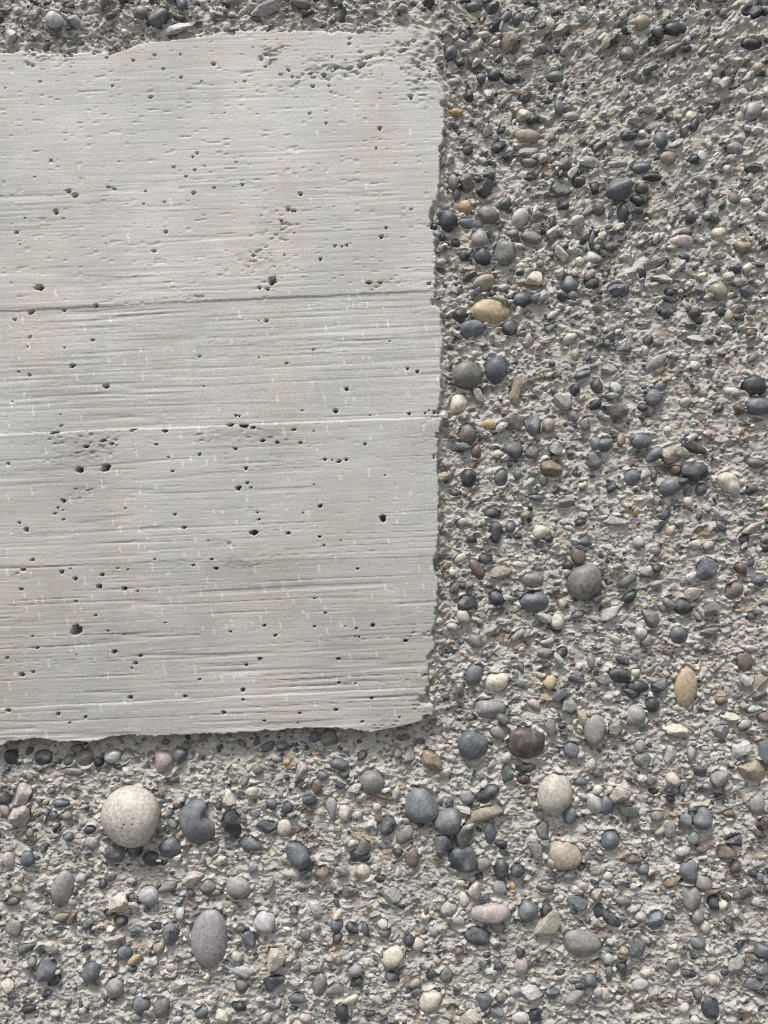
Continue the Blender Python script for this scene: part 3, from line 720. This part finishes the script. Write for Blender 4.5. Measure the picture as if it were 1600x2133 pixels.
for i, (px, py, w, h, an, code, kind, (wx_, wz_, hb)) in enumerate(PEB):
    rng = np.random.default_rng(1000 + i)
    big = i < 300
    lvl = 3 if i < 45 else (2 if big or kind != 'a' else 1)
    P = stone_shape(lvl, kind, rng)
    b = min(w, h) * .5 * PX
    out = (rng.uniform(-.22, .22) if kind != 'a' else rng.uniform(-.15, .28)) * b                    # how far the middle stands proud of the cement
    P[:, 1] *= rng.uniform(.65, .8) if kind in 'oek' else rng.uniform(.75, 1.0)
    y = -(hb - .3) * .001 - out
    c = stone_colour(code, rng)
    if big:
        co = pose(P, w, h, an, 0, 0, 0)
        me = mesh_np("pebble", co, ICO[lvl][1], kind != 'a')
        me.materials.append(M_STONE)
        if kind == 'o' and code == 'W' and i == 0:       # dark mineral specks in the biggest pebble
            sv, sf, sn = [co], [ICO[lvl][1]], len(co)
            for u, v, r in [(.02, .0, .034), (.23, -.03, .034), (-.13, -.12, .03), (-.06, -.42, .026), (.33, .22, .018), (-.4, -.3, .02), (.15, .35, .016),
                            (-.3, .15, .016), (.45, -.2, .02), (.1, -.3, .018), (-.5, .1, .014), (.3, -.5, .02), (-.2, -.6, .018), (.05, .2, .014)]:
                tx_, tz_ = u * w * .5 * PX, v * h * .5 * PX
                k = np.argmin((co[:, 0] - tx_) ** 2 + (co[:, 2] - tz_) ** 2 + 1e3 * np.maximum(co[:, 1], 0))
                sv.append(ICO[1][0] * np.array([1, .35, .8]) * r * w * .5 * PX + co[k]); sf.append(ICO[1][1] + sn); sn += len(ICO[1][0])
            me = mesh_np("pebble", np.vstack(sv), np.vstack(sf), True)
            me.materials.append(M_STONE); me.materials.append(M_SPECK)
            mi = np.zeros(len(me.polygons), np.int32); mi[len(ICO[lvl][1]):] = 1
            me.polygons.foreach_set("material_index", mi)
        o = bpy.data.objects.new("pebble", me)
        o.location = (wx_, y, wz_ + Z0)
        o.color = (*c, 1)
        link(o, wall, label=lab_xy.get((px, py)))
    else:
        accumulate(pose(P, w, h, an, wx_, wz_ + Z0, y), ICO[lvl][1], c)
peb_m = mesh_np("small_pebbles", np.vstack(acc_v), np.vstack(acc_f), True, np.vstack(acc_c))
peb_m.materials.append(M_CHIP)
link(bpy.data.objects.new("small_pebbles", peb_m), wall, kind="stuff")

# the same wall beyond the photograph's edges
acc_v, acc_f, acc_c, acc_n = [], [], [], 0
rng = np.random.default_rng(31)
k = 0
while k < 1300:
    px, py = rng.uniform(-800, 2400), rng.uniform(-500, 2650)
    if -60 < px < 1660 and -60 < py < 2195: continue
    j, i = np.searchsorted(-Y[:, 0], -py), np.searchsorted(X[0], px)
    if pan[j, i] > .02: continue
    w = min(14 * math.exp(abs(rng.normal(0, .55))), 80); h = w * rng.uniform(.6, 1.0)
    kind = 'ra'[int(rng.random() < .45)]
    accumulate(pose(stone_shape(1, kind, rng), w, h, rng.uniform(-40, 40), GX[j, i], GZ[j, i] + Z0, -(Hb[j, i] + .2) * .001), ICO[1][1],
               stone_colour("DDDDBBBBGGGKKLLLWWTTRREMCPY"[int(rng.integers(27))], rng))
    k += 1
rim_m = mesh_np("outlying_pebbles", np.vstack(acc_v), np.vstack(acc_f), True, np.vstack(acc_c))
rim_m.materials.append(M_CHIP)
link(bpy.data.objects.new("outlying_pebbles", rim_m), wall, kind="stuff")

# countless chips and grit between them
acc_v, acc_f, acc_c, acc_n = [], [], [], 0
codes = list("DDDDDDBBBBGGGLSSSSSSSSSSSSSSWTRREMCPK")
Ycol = -Y[:, 0]
placed = 0
rng = np.random.default_rng(77)
while placed < 8500:
    px, py = rng.uniform(-55, 1655), rng.uniform(-55, 2190)
    j, i = np.searchsorted(Ycol, -py), np.searchsorted(X[0], px)
    if j >= nZ or i >= nX or pan[j, i] > .03 or occ[j, i]: continue
    pale = px > 940 and py < 720
    d = min(4.2 * math.exp(abs(rng.normal(0, .68))) * (1.25 if pale else 1), 23)
    w, h = d * rng.uniform(.9, 1.7), d * rng.uniform(.6, 1.0)
    lvl = 0 if d < 9.5 else 1
    P = stone_shape(lvl, 'a' if rng.random() < .88 else 'r', rng)
    an = rng.normal(8 + 25 * (py < 600) * (px > 900), 28)
    y = -(H[j, i] + rng.uniform(-.30, .30) * d * .33) * .001
    accumulate(pose(P, w, h, an, GX[j, i], GZ[j, i] + Z0, y), ICO[lvl][1], stone_colour('S' if pale and rng.random() < .3 else codes[int(rng.integers(len(codes)))], rng))
    placed += 1
chip_m = mesh_np("grit", np.vstack(acc_v), np.vstack(acc_f), False, np.vstack(acc_c))
chip_m.materials.append(M_CHIP)
link(bpy.data.objects.new("grit", chip_m), wall, kind="stuff")
